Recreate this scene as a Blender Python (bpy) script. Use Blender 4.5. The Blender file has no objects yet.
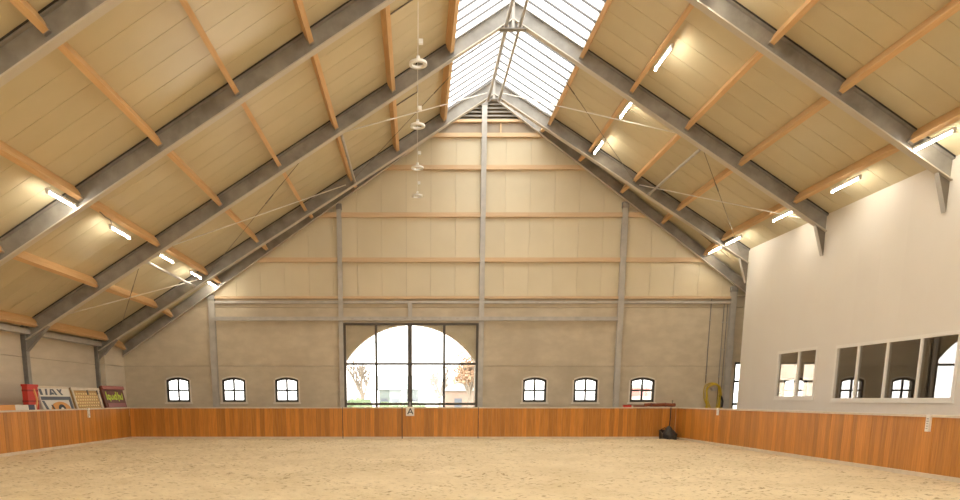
import bpy, math, random
import numpy as np
from mathutils import Vector, Matrix

random.seed(7); np.random.seed(7)
scene = bpy.context.scene
col = scene.collection

# ------------------------------------------------------------------ camera, world, exposure
F_PX, PITCH, CXP, CYP, CAM_Z = 690.0, 0.1748, 416.24, 521.17, 1.789
cam_d = bpy.data.cameras.new('camera'); cam = bpy.data.objects.new('camera', cam_d); col.objects.link(cam)
cam.location = (0, 0, CAM_Z); cam.rotation_euler = (math.pi/2 - PITCH, 0, 0)
cam_d.sensor_fit = 'HORIZONTAL'; cam_d.sensor_width = 36.0; cam_d.lens = F_PX/960*36
cam_d.shift_x = (480-CXP)/960; cam_d.shift_y = (CYP-250)/960
cam_d.clip_end = 500
scene.camera = cam

world = bpy.data.worlds.new('overcast_sky'); scene.world = world; world.use_nodes = True
bg = world.node_tree.nodes['Background']
bg.inputs['Color'].default_value = (1.0, 0.98, 0.95, 1); bg.inputs['Strength'].default_value = 4.4
vs = scene.view_settings
vs.view_transform = 'Standard'; vs.look = 'None'; vs.gamma = 1.0; vs.use_curve_mapping = False
vs.exposure = 0.66
TUBE_POWER = 50.0
try:
    cy = scene.cycles
    cy.max_bounces = 10; cy.diffuse_bounces = 7; cy.glossy_bounces = 4; cy.transparent_max_bounces = 16
    cy.use_denoising = True; cy.sample_clamp_indirect = 12.0
except Exception:
    pass

# ------------------------------------------------------------------ building dimensions
XA, M = 3.38, 0.6014                 # ridge line, roof slope
HT, HB, HP = 15.47, 14.83, 15.05     # heights at the ridge of roof face, rafter soffit, purlin soffit
YR = [14.8, 20.8, 26.8, 32.8]        # portal frames
YG = 35.0                            # gable wall
XL, XW, XR = -15.0, 15.03, 21.7      # left wall, white partition, outer right wall
YF = -14.0                           # wall behind the camera
XKL, XKR, YK, HK = -13.12, 11.88, 31.96, 1.432
CTH = 1/math.sqrt(1+M*M); STH = M*CTH
def gable_z(X, H=16.2):
    return H - (0.662 if X < XA else 0.70)*abs(X-XA)
def roofz(X, Y):  # beyond the last frame the lining rises a little to the gable
    b = HT - M*abs(X-XA)
    if Y <= YR[3]: return b
    t = (Y-YR[3])/(YG-YR[3])
    return b + (gable_z(X)-b)*t

# ------------------------------------------------------------------ materials
def mat(name, color, rough=0.6, metal=0.0, spec=None):
    m = bpy.data.materials.new(name); m.use_nodes = True
    b = m.node_tree.nodes['Principled BSDF']
    b.inputs['Base Color'].default_value = (*color, 1); b.inputs['Roughness'].default_value = rough
    b.inputs['Metallic'].default_value = metal
    if spec is not None: b.inputs['Specular IOR Level'].default_value = spec
    return m
def nd(m, t, **kw):
    n = m.node_tree.nodes.new(t)
    for k, v in kw.items():
        if hasattr(n, k): setattr(n, k, v)
    return n
def noisy(name, c1, c2, scale=4.0, stretch=(1,1,1), rough=0.6, detail=6, bump=0.0, bscale=None, rand=0.0, lo=0.3, hi=0.7, metal=0.0, spec=None, c3=None, s3=0.5, f3=(0.55, 0.75)):
    """two-tone noise colour, optional per-object brightness, optional second stain layer, optional bump"""
    m = mat(name, c1, rough, metal, spec); nt = m.node_tree; b = nt.nodes['Principled BSDF']
    tc = nd(m, 'ShaderNodeTexCoord'); geo = nd(m, 'ShaderNodeNewGeometry')
    mp = nd(m, 'ShaderNodeMapping'); mp.inputs['Scale'].default_value = stretch
    nt.links.new(geo.outputs['Position'], mp.inputs['Vector'])
    vec = mp.outputs['Vector']
    oi = nd(m, 'ShaderNodeObjectInfo')
    if rand:
        va = nd(m, 'ShaderNodeVectorMath', operation='ADD')
        sc = nd(m, 'ShaderNodeMath', operation='MULTIPLY'); sc.inputs[1].default_value = 37.0
        nt.links.new(oi.outputs['Random'], sc.inputs[0])
        nt.links.new(vec, va.inputs[0]); nt.links.new(sc.outputs[0], va.inputs[1]); vec = va.outputs[0]
    nz = nd(m, 'ShaderNodeTexNoise'); nz.inputs['Scale'].default_value = scale; nz.inputs['Detail'].default_value = detail
    nt.links.new(vec, nz.inputs['Vector'])
    cr = nd(m, 'ShaderNodeValToRGB'); e = cr.color_ramp.elements
    e[0].position, e[1].position = lo, hi; e[0].color, e[1].color = (*c1, 1), (*c2, 1)
    nt.links.new(nz.outputs['Fac'], cr.inputs['Fac']); out = cr.outputs['Color']
    if c3:
        n3 = nd(m, 'ShaderNodeTexNoise'); n3.inputs['Scale'].default_value = s3; n3.inputs['Detail'].default_value = 5
        nt.links.new(geo.outputs['Position'], n3.inputs['Vector'])
        r3 = nd(m, 'ShaderNodeMapRange'); r3.inputs['From Min'].default_value, r3.inputs['From Max'].default_value = f3
        nt.links.new(n3.outputs['Fac'], r3.inputs['Value'])
        mx = nd(m, 'ShaderNodeMix', data_type='RGBA'); mx.inputs['B'].default_value = (*c3, 1)
        nt.links.new(r3.outputs['Result'], mx.inputs['Factor']); nt.links.new(out, mx.inputs['A']); out = mx.outputs['Result']
    if rand:
        hs = nd(m, 'ShaderNodeHueSaturation'); mr = nd(m, 'ShaderNodeMapRange')
        mr.inputs['To Min'].default_value, mr.inputs['To Max'].default_value = 1-rand, 1+rand
        nt.links.new(oi.outputs['Random'], mr.inputs['Value']); nt.links.new(mr.outputs['Result'], hs.inputs['Value'])
        nt.links.new(out, hs.inputs['Color']); out = hs.outputs['Color']
    nt.links.new(out, b.inputs['Base Color'])
    if bump:
        bn = nd(m, 'ShaderNodeTexNoise'); bn.inputs['Scale'].default_value = bscale or scale*4; bn.inputs['Detail'].default_value = 4
        nt.links.new(vec, bn.inputs['Vector'])
        bp = nd(m, 'ShaderNodeBump'); bp.inputs['Strength'].default_value = bump; bp.inputs['Distance'].default_value = 0.02
        nt.links.new(bn.outputs['Fac'], bp.inputs['Height']); nt.links.new(bp.outputs['Normal'], b.inputs['Normal'])
    return m
def glass(name, tint=(1,1,1), refl=1.0, ior=1.5):
    m = bpy.data.materials.new(name); m.use_nodes = True; nt = m.node_tree; nt.nodes.clear()
    o = nd(m, 'ShaderNodeOutputMaterial'); mx = nd(m, 'ShaderNodeMixShader')
    t = nd(m, 'ShaderNodeBsdfTransparent'); t.inputs['Color'].default_value = (*tint, 1)
    g = nd(m, 'ShaderNodeBsdfGlossy'); g.inputs['Roughness'].default_value = 0.0
    geo = nd(m, 'ShaderNodeNewGeometry'); dt = nd(m, 'ShaderNodeVectorMath', operation='DOT_PRODUCT')
    nt.links.new(geo.outputs['Incoming'], dt.inputs[0]); nt.links.new(geo.outputs['Normal'], dt.inputs[1])
    ab = nd(m, 'ShaderNodeMath', operation='ABSOLUTE'); nt.links.new(dt.outputs['Value'], ab.inputs[0])
    om = nd(m, 'ShaderNodeMath', operation='SUBTRACT'); om.inputs[0].default_value = 1.0; nt.links.new(ab.outputs[0], om.inputs[1])
    pw_ = nd(m, 'ShaderNodeMath', operation='POWER'); pw_.inputs[1].default_value = 5.0; nt.links.new(om.outputs[0], pw_.inputs[0])
    ml = nd(m, 'ShaderNodeMath', operation='MULTIPLY_ADD'); ml.inputs[1].default_value = 0.96*refl; ml.inputs[2].default_value = 0.04*refl; ml.use_clamp = True
    nt.links.new(pw_.outputs[0], ml.inputs[0]); nt.links.new(ml.outputs[0], mx.inputs[0])
    nt.links.new(t.outputs[0], mx.inputs[1]); nt.links.new(g.outputs[0], mx.inputs[2]); nt.links.new(mx.outputs[0], o.inputs['Surface'])
    return m
def opal(name):
    """milky translucent roof glazing: lets light straight through and scatters some of it"""
    m = bpy.data.materials.new(name); m.use_nodes = True; nt = m.node_tree; nt.nodes.clear()
    o = nd(m, 'ShaderNodeOutputMaterial'); mx = nd(m, 'ShaderNodeMixShader'); mx.inputs[0].default_value = 0.25
    t = nd(m, 'ShaderNodeBsdfTransparent'); t.inputs['Color'].default_value = (0.86, 0.86, 0.85, 1)
    g = nd(m, 'ShaderNodeBsdfTranslucent'); g.inputs['Color'].default_value = (0.8, 0.8, 0.79, 1)
    nt.links.new(t.outputs[0], mx.inputs[1]); nt.links.new(g.outputs[0], mx.inputs[2]); nt.links.new(mx.outputs[0], o.inputs['Surface'])
    return m
def glow(name, color, strength):
    m = bpy.data.materials.new(name); m.use_nodes = True
    b = m.node_tree.nodes['Principled BSDF']; b.inputs['Base Color'].default_value = (*color, 1)
    b.inputs['Emission Color'].default_value = (*color, 1); b.inputs['Emission Strength'].default_value = strength
    return m

MT = dict(
    roof=noisy('cream_roof_panel', (0.655,0.57,0.375), (0.69,0.605,0.405), 1.2, rough=0.24, rand=0.03, spec=0.5),
    cladding=noisy('cream_cladding', (0.68,0.595,0.42), (0.715,0.63,0.45), 0.9, rough=0.5, rand=0.03),
    dark_back=mat('dark_light_stop', (0.20,0.16,0.11), 0.9),
    concrete=noisy('board_marked_concrete', (0.55,0.47,0.345), (0.63,0.545,0.41), 1.3, (1.2,1,2.2), 0.85, 12, 0.25, 9, 0.04, lo=0.36, hi=0.66, c3=(0.47,0.395,0.285), s3=0.5, f3=(0.5,0.8)),
    concrete_side=noisy('pale_concrete', (0.58,0.50,0.38), (0.66,0.575,0.45), 1.3, (1,0.7,2.5), 0.85, 8, 0.2, 9, 0.03),
    reveal=noisy('pale_window_surround', (0.70,0.65,0.56), (0.78,0.73,0.64), 6, rough=0.8),
    white=noisy('white_wall_panel', (0.83,0.785,0.71), (0.85,0.81,0.735), 0.7, rough=0.45, rand=0.008),
    cream=mat('cream_window_frame', (0.90,0.87,0.80), 0.45),
    steel=noisy('galvanised_steel', (0.26,0.245,0.22), (0.37,0.35,0.315), 2.2, rough=0.55, metal=0.1, detail=8, c3=(0.22,0.205,0.185), s3=1.3, f3=(0.5,0.7)),
    steel_light=noisy('light_grey_steel', (0.43,0.405,0.365), (0.53,0.50,0.45), 3, rough=0.5, metal=0.15),
    rod=mat('zinc_rod', (0.78,0.74,0.66), 0.4, 0.2),
    rod_dark=mat('dark_rod', (0.22,0.19,0.15), 0.5, 0.5),
    purlin=noisy('spruce_purlin', (0.66,0.405,0.185), (0.75,0.495,0.25), 3.0, (7,0.5,7), 0.6, 6, rand=0.06),
    girt=noisy('spruce_girt', (0.64,0.45,0.26), (0.72,0.53,0.33), 3.0, (0.5,7,7), 0.6, 6, rand=0.05),
    kick=noisy('larch_board', (0.42,0.155,0.018), (0.62,0.265,0.042), 3.0, (9,9,0.5), 0.45, 7, rand=0.22, lo=0.25, hi=0.75, bump=0.05),
    cap=noisy('pale_cap', (0.62,0.53,0.41), (0.72,0.63,0.50), 5, rough=0.7),
    dark_frame=mat('dark_steel_window_frame', (0.035,0.03,0.026), 0.45),
    door_frame=mat('brown_grey_door_frame', (0.085,0.068,0.05), 0.45),
    shoe=mat('galvanised_hanger', (0.42,0.38,0.34), 0.45, 0.5),
    louvre=mat('louvre_slat', (0.50,0.46,0.39), 0.6),
    band=noisy('grey_band', (0.36,0.30,0.23), (0.42,0.35,0.27), 2, rough=0.7),
    pane=glass('window_glass', (0.95,0.95,0.94)),
    mirror_pane=glass('dark_lounge_glass', (0.66,0.61,0.54), 4.6),
    opal=opal('opal_skylight'),
    bar=mat('glazing_bar', (0.13,0.125,0.12), 0.5),
    flange=mat('floor_lit_steel_flange', (0.60,0.55,0.47), 0.5, 0.1),  # steel flange with light bounced off the floor painted into its colour
    tube=glow('lamp_tube', (1.0,0.94,0.82), TUBE_POWER),
    fixture=mat('white_fixture', (0.80,0.78,0.72), 0.4),
    ring=mat('ring_lamp_white', (0.86,0.84,0.78), 0.35),
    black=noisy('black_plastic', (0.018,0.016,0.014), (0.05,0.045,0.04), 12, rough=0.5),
    yellow=mat('yellow_hose', (0.60,0.43,0.03), 0.45),
    red=mat('red_paint', (0.55,0.035,0.02), 0.45), dark_red=mat('dark_red_paint', (0.30,0.02,0.015), 0.5),
    gold=mat('gold_paint', (0.78,0.42,0.16), 0.5),
    jump_white=mat('jump_white', (0.72,0.68,0.60), 0.5), jump_grey=mat('slate_blue_paint', (0.10,0.115,0.14), 0.5),
    orange=mat('orange_paint', (0.72,0.33,0.08), 0.5), navy=mat('navy_paint', (0.055,0.07,0.12), 0.5),
    tan=mat('straw_yellow', (0.78,0.58,0.28), 0.6), tan_dark=mat('straw_shade', (0.50,0.31,0.11), 0.6),
    brown=noisy('maroon_brown', (0.14,0.045,0.028), (0.20,0.07,0.045), 6, rough=0.6),
    lime=mat('lime_letters', (0.55,0.68,0.05), 0.5), maroon=mat('maroon_bar', (0.33,0.10,0.08), 0.5),
    sign=mat('sign_white', (0.85,0.82,0.76), 0.4), ink=mat('sign_ink', (0.03,0.03,0.03), 0.5), ink_grey=mat('faded_print', (0.42,0.36,0.32), 0.5),
    rust=noisy('red_brown_rug', (0.20,0.055,0.02), (0.27,0.08,0.035), 8, rough=0.85),
    pink=mat('faded_red', (0.62,0.30,0.27), 0.6),
    lounge=noisy('brown_lounge_wall', (0.46,0.38,0.28), (0.50,0.42,0.31), 1.5, rough=0.8),
    walkway=noisy('concrete_floor', (0.36,0.31,0.25), (0.44,0.38,0.31), 2, rough=0.85),
    ground=noisy('winter_ground', (0.42,0.40,0.33), (0.55,0.50,0.42), 0.15, rough=0.95),
    bark=mat('pale_bark', (0.26,0.22,0.18), 0.9), leaf=mat('russet_leaf', (0.42,0.27,0.17), 0.9),
    shed=noisy('grey_shed', (0.15,0.18,0.175), (0.20,0.235,0.225), 0.4, rough=0.8), hedge=noisy('hedge_green', (0.14,0.19,0.10), (0.20,0.26,0.15), 1.5, rough=0.95),
    brickhouse=noisy('pale_house', (0.26,0.19,0.15), (0.32,0.24,0.19), 0.5, rough=0.9),
)
def sand_mat():
    m = mat('arena_sand', (0.6,0.45,0.27), 0.95, spec=0.15); nt = m.node_tree; b = nt.nodes['Principled BSDF']
    geo = nd(m, 'ShaderNodeNewGeometry')
    def noise(scale, detail=4, rough=0.55, sx=1.0):
        mp = nd(m, 'ShaderNodeMapping'); mp.inputs['Scale'].default_value = (sx,1,1); nt.links.new(geo.outputs['Position'], mp.inputs['Vector'])
        n = nd(m, 'ShaderNodeTexNoise'); n.inputs['Scale'].default_value = scale; n.inputs['Detail'].default_value = detail; n.inputs['Roughness'].default_value = rough
        nt.links.new(mp.outputs['Vector'], n.inputs['Vector']); return n.outputs['Fac']
    def ramp(src, a, c, ca, cb):
        r = nd(m, 'ShaderNodeValToRGB'); e = r.color_ramp.elements; e[0].position, e[1].position = a, c; e[0].color, e[1].color = (*ca,1), (*cb,1)
        nt.links.new(src, r.inputs['Fac']); return r.outputs['Color']
    base = ramp(noise(0.45, 6, 0.65), 0.35, 0.68, (0.68,0.55,0.345), (0.80,0.67,0.45))
    # coarse dark fibres mixed into the sand, plus painted shade of hoof hollows
    fl = nd(m, 'ShaderNodeMapRange'); fl.inputs['From Min'].default_value, fl.inputs['From Max'].default_value = 0.55, 0.64
    nt.links.new(noise(8.5, 4, 0.65, 0.75), fl.inputs['Value'])
    pt = nd(m, 'ShaderNodeMapRange'); pt.inputs['From Min'].default_value, pt.inputs['From Max'].default_value = 0.25, 0.6
    nt.links.new(noise(0.35, 3), pt.inputs['Value'])
    ml = nd(m, 'ShaderNodeMath', operation='MULTIPLY'); nt.links.new(fl.outputs[0], ml.inputs[0]); nt.links.new(pt.outputs[0], ml.inputs[1])
    m2 = nd(m, 'ShaderNodeMath', operation='MULTIPLY'); m2.inputs[1].default_value = 0.75; nt.links.new(ml.outputs[0], m2.inputs[0])
    mx = nd(m, 'ShaderNodeMix', data_type='RGBA'); mx.inputs['B'].default_value = (0.27,0.165,0.075,1)
    nt.links.new(m2.outputs[0], mx.inputs['Factor']); nt.links.new(base, mx.inputs['A'])
    nt.links.new(mx.outputs['Result'], b.inputs['Base Color'])
    bp = nd(m, 'ShaderNodeBump'); bp.inputs['Strength'].default_value = 0.55; bp.inputs['Distance'].default_value = 0.05
    nt.links.new(noise(11, 5, 0.65), bp.inputs['Height']); nt.links.new(bp.outputs['Normal'], b.inputs['Normal'])
    return m
MT['sand'] = sand_mat()

# ------------------------------------------------------------------ mesh helpers
class MB:
    def __init__(s): s.v = []; s.f = []
    def add(s, verts, faces):
        o = len(s.v); s.v += [tuple(map(float, p)) for p in verts]; s.f += [tuple(i+o for i in f) for f in faces]; return s
    def hexa(s, a, b):           # a, b: two rings of four points
        return s.add(list(a)+list(b), [(0,3,2,1),(4,5,6,7),(0,1,5,4),(1,2,6,5),(2,3,7,6),(3,0,4,7)])
    def box(s, x0, x1, y0, y1, z0, z1):
        return s.hexa([(x0,y0,z0),(x1,y0,z0),(x1,y1,z0),(x0,y1,z0)], [(x0,y0,z1),(x1,y0,z1),(x1,y1,z1),(x0,y1,z1)])
    def prism(s, poly, t0, t1, axis='y'):   # poly of (s, z); extruded along y (s = x) or along x (s = y)
        n = len(poly)
        P = (lambda q, t: (q[0], t, q[1])) if axis == 'y' else (lambda q, t: (t, q[0], q[1]))
        return s.add([P(q,t0) for q in poly]+[P(q,t1) for q in poly],
                     [tuple(range(n)), tuple(range(2*n-1, n-1, -1))] + [(i, i+n, (i+1)%n+n, (i+1)%n) for i in range(n)])
    def beam(s, p0, p1, w, h, up=(0,0,1)):
        p0, p1 = Vector(p0), Vector(p1); d = (p1-p0).normalized(); up = Vector(up)
        if abs(d.dot(up)) > 0.98: up = Vector((1,0,0))
        r = d.cross(up).normalized()*w/2; u = r.cross(d).normalized()*h/2
        return s.hexa([p0-r-u, p0+r-u, p0+r+u, p0-r+u], [p1-r-u, p1+r-u, p1+r+u, p1-r+u])
    def cyl(s, p0, p1, r, n=8, r1=None):
        return s.tube([p0, p1], r, n, r1=r1)
    def tube(s, path, r, n=6, closed=False, r1=None):
        P = [Vector(p) for p in path]; k = len(P); base = len(s.v); ref = None
        for i, p in enumerate(P):
            a = P[i-1] if (i or closed) else p; b = P[(i+1) % k] if (i < k-1 or closed) else p
            d = (b-a).normalized()
            if ref is None: ref = d.orthogonal().normalized()
            u = (ref - d*ref.dot(d)).normalized(); ref = u; w = d.cross(u)
            rr = r if r1 is None else r+(r1-r)*i/(k-1)
            s.v += [tuple(p + u*math.cos(2*math.pi*j/n)*rr + w*math.sin(2*math.pi*j/n)*rr) for j in range(n)]
        for i in range(k if closed else k-1):
            q = (i+1) % k
            for j in range(n):
                s.f.append((base+i*n+j, base+i*n+(j+1)%n, base+q*n+(j+1)%n, base+q*n+j))
        if not closed:
            s.f.append(tuple(base+j for j in range(n-1,-1,-1))); s.f.append(tuple(base+(k-1)*n+j for j in range(n)))
        return s
    def lathe(s, prof, c, n=16):   # prof of (r, z) around a vertical axis at c
        o = len(s.v)
        for r, z in prof:
            s.v += [(c[0]+r*math.cos(2*math.pi*j/n), c[1]+r*math.sin(2*math.pi*j/n), c[2]+z) for j in range(n)]
        for i in range(len(prof)-1):
            for j in range(n):
                s.f.append((o+i*n+j, o+i*n+(j+1)%n, o+(i+1)*n+(j+1)%n, o+(i+1)*n+j))
        return s
    def mesh(s, name, m):
        me = bpy.data.meshes.new(name); me.from_pydata(s.v, [], s.f); me.update()
        import bmesh
        bm = bmesh.new(); bm.from_mesh(me); bmesh.ops.recalc_face_normals(bm, faces=bm.faces); bm.to_mesh(me); bm.free()
        if m: me.materials.append(m)
        return me
    def build(s, name, m, parent=None, smooth=False):
        me = s.mesh(name, m)
        if smooth: me.polygons.foreach_set('use_smooth', [True]*len(me.polygons))
        return link(name, me, parent)
def origin_of(o): return Vector(o.get('_o', (0,0,0)))
def link(name, me, parent=None, loc=None):
    o = bpy.data.objects.new(name, me); col.objects.link(o)
    if loc is not None: o.location = loc
    if parent is not None:
        o.parent = parent; o.matrix_parent_inverse = world_of(parent).inverted()
    return o
def world_of(o):
    w = Matrix.Translation(o.location)
    return (world_of(o.parent) @ o.matrix_parent_inverse @ w) if o.parent else w
def tag(o, label, cat, group=None):
    o['label'] = label; o['category'] = cat
    if group: o['group'] = group
    return o
def thing(name, label, cat, loc=(0,0,0), group=None):
    o = bpy.data.objects.new(name, None); o.empty_display_size = 0.3; o.location = loc; col.objects.link(o)
    return tag(o, label, cat, group)
def struct(o, label=None, cat=None):
    o['kind'] = 'structure'
    if label: o['label'] = label
    if cat: o['category'] = cat
    return o
def wall(mb, s0, s1, t0, t1, zlo, zhi, ops=(), axis='y', extra=()):
    """wall strip in the plane of s and z with openings (sa, sb, zbottom, ztop(s), breaks)"""
    lo = zlo if callable(zlo) else (lambda s: zlo); hi = zhi if callable(zhi) else (lambda s: zhi)
    bs = {s0, s1} | {e for e in extra if s0 < e < s1}
    for (a, b, zb, zt, n) in ops:
        bs |= {min(max(a + (b-a)*i/n, s0), s1) for i in range(n+1)}
    bs = sorted(bs)
    for a, b in zip(bs, bs[1:]):
        if b-a < 1e-5: continue
        mid = (a+b)/2; op = next((o for o in ops if o[0] < mid < o[1]), None)
        if op is None:
            mb.prism([(a,lo(a)),(b,lo(b)),(b,hi(b)),(a,hi(a))], t0, t1, axis)
        else:
            if op[2] > lo(mid)+1e-4: mb.prism([(a,lo(a)),(b,lo(b)),(b,min(op[2],hi(b))),(a,min(op[2],hi(a)))], t0, t1, axis)
            za, zb_ = max(op[3](a),lo(a)), max(op[3](b),lo(b))
            if hi(mid) > op[3](mid)+1e-4: mb.prism([(a,za),(b,zb_),(b,hi(b)),(a,hi(a))], t0, t1, axis)
    return mb

# ================================================================== THE SETTING
# ---- sand floor
def sand_floor():
    ys = np.concatenate([np.linspace(YF, 9, 30)[:-1], np.arange(9, YK+0.2, 0.06)])
    xs = np.arange(XKL-0.05, XKR+0.06, 0.06)
    X, Y = np.meshgrid(xs, ys)
    def vn(sc, seed):
        r = np.random.RandomState(seed); g = r.rand(512, 512)
        u, v = X*sc+100, Y*sc+100; i, j = np.floor(u).astype(int), np.floor(v).astype(int); a, b = u-i, v-j
        a, b = a*a*(3-2*a), b*b*(3-2*b); G = lambda p, q: g[p % 512, q % 512]
        return (G(i,j)*(1-a)+G(i+1,j)*a)*(1-b)+(G(i,j+1)*(1-a)+G(i+1,j+1)*a)*b
    Z = 0.05*(vn(0.9,1)-.5) + 0.05*(vn(2.6,2)-.5) + 0.05*(vn(5.0,3)-.5) + 0.035*(vn(8.0,4)-.5)
    ed = np.minimum(np.minimum(X-XKL, XKR-X), YK-Y); Z = Z*np.clip(ed/0.6, 0.15, 1)
    n, k = len(ys), len(xs)
    me = bpy.data.meshes.new('floor')
    V = np.stack([X, Y, Z], -1).reshape(-1, 3)
    a = (np.arange(n-1)[:,None]*k + np.arange(k-1)[None]).ravel()
    Fc = np.stack([a, a+1, a+1+k, a+k], 1)
    me.vertices.add(len(V)); me.vertices.foreach_set('co', V.ravel())
    me.loops.add(Fc.size); me.loops.foreach_set('vertex_index', Fc.ravel())
    me.polygons.add(len(Fc)); me.polygons.foreach_set('loop_start', np.arange(len(Fc))*4); me.polygons.foreach_set('loop_total', np.full(len(Fc), 4))
    me.polygons.foreach_set('use_smooth', np.ones(len(Fc), bool)); me.update(); me.validate()
    me.materials.append(MT['sand'])
    return struct(link('floor', me), 'raked beige sand covering the riding arena', 'floor')
sand_floor()
struct(MB().box(XL-0.6, XR+0.5, YF-0.6, YG+0.4, -0.5, -0.12).build('floor_walkway', MT['walkway']), 'grey concrete base floor under and around the arena', 'floor')

# ---- gable wall: backing, concrete panels, cream cladding, girts, louvre
WIN = [(-12.43,-11.28), (-9.66,-8.51), (-7.02,-5.87), (5.32,6.48), (7.85,9.03), (10.66,11.86)]
WZ0, WZ1, WRISE = 1.66, 2.86, 0.13
def arch_top(a, b, zt, rise):
    c, h = (a+b)/2, (b-a)/2
    return lambda s: zt - rise*min(1, abs((s-c)/h))**2
DX0, DX1, DSP, DTOP = -3.48, 2.90, 3.62, 5.38      # arched opening of the big door
def door_top(s):
    c, h = (DX0+DX1)/2, (DX1-DX0)/2; rise = DTOP-DSP; r = (h*h+rise*rise)/(2*rise)
    return DTOP - r + math.sqrt(max(0, r*r-(s-c)**2))
D2 = (15.78, 20.6, 3.6)
OPS = [(a, b, WZ0, arch_top(a, b, WZ1, WRISE), 10) for a, b in WIN] + [(DX0, DX1, -1, door_top, 32), (D2[0], D2[1], -1, lambda s: D2[2], 1)]
XLB = -14.45          # inner face of the left wall in the last bay
gw = struct(wall(MB(), XL-0.4, XR+0.3, YG+0.14, YG+0.4, -0.2, lambda s: gable_z(s)+0.05, OPS, extra=[XA]).build('wall_back', MT['dark_back']),
            'tall gable wall of concrete below and cream cladding above', 'wall')
POSTX = [-9.97, -3.68, 3.18, 9.95, 15.42]
SEAMS = [-0.15, 3.41, 6.20]
edges = [XLB-0.3] + POSTX + [XR]
for k, (a, b) in enumerate(zip(edges, edges[1:])):
    rows = [(SEAMS[0], SEAMS[1]), (SEAMS[1], SEAMS[2]), (SEAMS[2], 6.72)]
    for z0, z1 in rows:
        g = 0.007
        top = (lambda s, z1=z1: min(z1-g, gable_z(s)-0.02))
        if k in (0,) and z0 > 6: z1 = 20; top = (lambda s: gable_z(s)-0.02)
        ex = [XA] + list(np.linspace(a, b, 9))
        if gable_z(a+g) < z0+0.1: 
            a2 = XA - (16.2-z0-0.15)/0.662
            if a2 > b-0.1: continue
        else: a2 = a+g
        wall(MB(), a2, b-g, YG, YG+0.15, z0+g, top, OPS, extra=ex).build('concrete_panel', MT['concrete'], gw)
# cream cladding above the concrete
cx = POSTX[0]+0.05
pw = 1.18
while cx < XR:
    x1 = min(cx+pw, XR)
    if gable_z((cx+x1)/2) > 7.0:
        wall(MB(), cx+0.004, x1-0.004, YG, YG+0.15, 6.74, lambda s: min(13.98, gable_z(s)-0.02), extra=[XA]+list(np.linspace(cx, x1, 5))).build('cladding_panel', MT['cladding'], gw)
    cx = x1
def gable_span(z, drop=0.0):
    return XA-(16.2-drop-z)/0.662, XA+(16.2-drop-z)/0.70
a, b = gable_span(14.55, 0.05)
MB().prism([(gable_span(13.98,0.05)[0],13.98),(gable_span(13.98,0.05)[1],13.98),(b,14.55),(a,14.55)], YG+0.01, YG+0.15).build('grey_band_panel', MT['band'], gw)
for i in range(9):
    z = 14.62+i*0.165; a, b = gable_span(z+0.1, 0.05)
    if b-a < 0.3: break
    MB().hexa([(a,YG-0.03,z),(b,YG-0.03,z),(b,YG-0.015,z),(a,YG-0.015,z)], [(a,YG+0.1,z+0.12),(b,YG+0.1,z+0.12),(b,YG+0.115,z+0.12),(a,YG+0.115,z+0.12)]).build('louvre_slat', MT['louvre'], gw)
for z, h in ((8.40,0.20), (10.44,0.20), (12.54,0.20), (13.95,0.17), (14.56,0.10)):
    a, b = gable_span(z+h/2, 0.30)
    cuts = [a] + [p for p in POSTX if a+0.3 < p < b-0.3] + [b]
    for p, q in zip(cuts, cuts[1:]):
        MB().box(p+0.02, q-0.02, YG-0.16, YG-0.005, z-h/2, z+h/2).build('girt', MT['girt'], gw)
for x in (3.95, 1.0, 6.0):
    MB().box(x-0.035, x+0.035, YG-0.08, YG-0.005, 14.04, 14.50).build('girt_stud', MT['girt'], gw)
# timber and steel belt at the top of the concrete
cuts = [POSTX[0]] + POSTX[1:]
for p, q in zip(cuts, cuts[1:]):
    MB().box(p+0.02, q-0.02, YG-0.15, YG-0.005, 6.60, 6.71).build('belt_timber', MT['girt'], gw)
    MB().box(p+0.02, q-0.02, YG-0.13, YG-0.005, 6.38, 6.50).build('belt_angle', MT['steel_light'], gw)
# sliding door rail
tr = struct(MB().box(POSTX[0]+0.16, POSTX[3]-0.14, YG-0.30, YG-0.16, 5.56, 5.74).build('trim_1', MT['steel_light']), 'pale steel sliding-door rail across the concrete gable wall', 'rail')
MB().box(-0.40, -0.20, YG-0.26, YG-0.16, 5.74, 6.40).build('rail_bracket', MT['steel_light'], tr)
for x in np.arange(-3.1, 3.2, 0.85):
    MB().box(x-0.06, x+0.06, YG-0.315, YG-0.29, 5.62, 5.68).build('rail_bolt_plate', MT['shoe'], tr)

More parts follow.
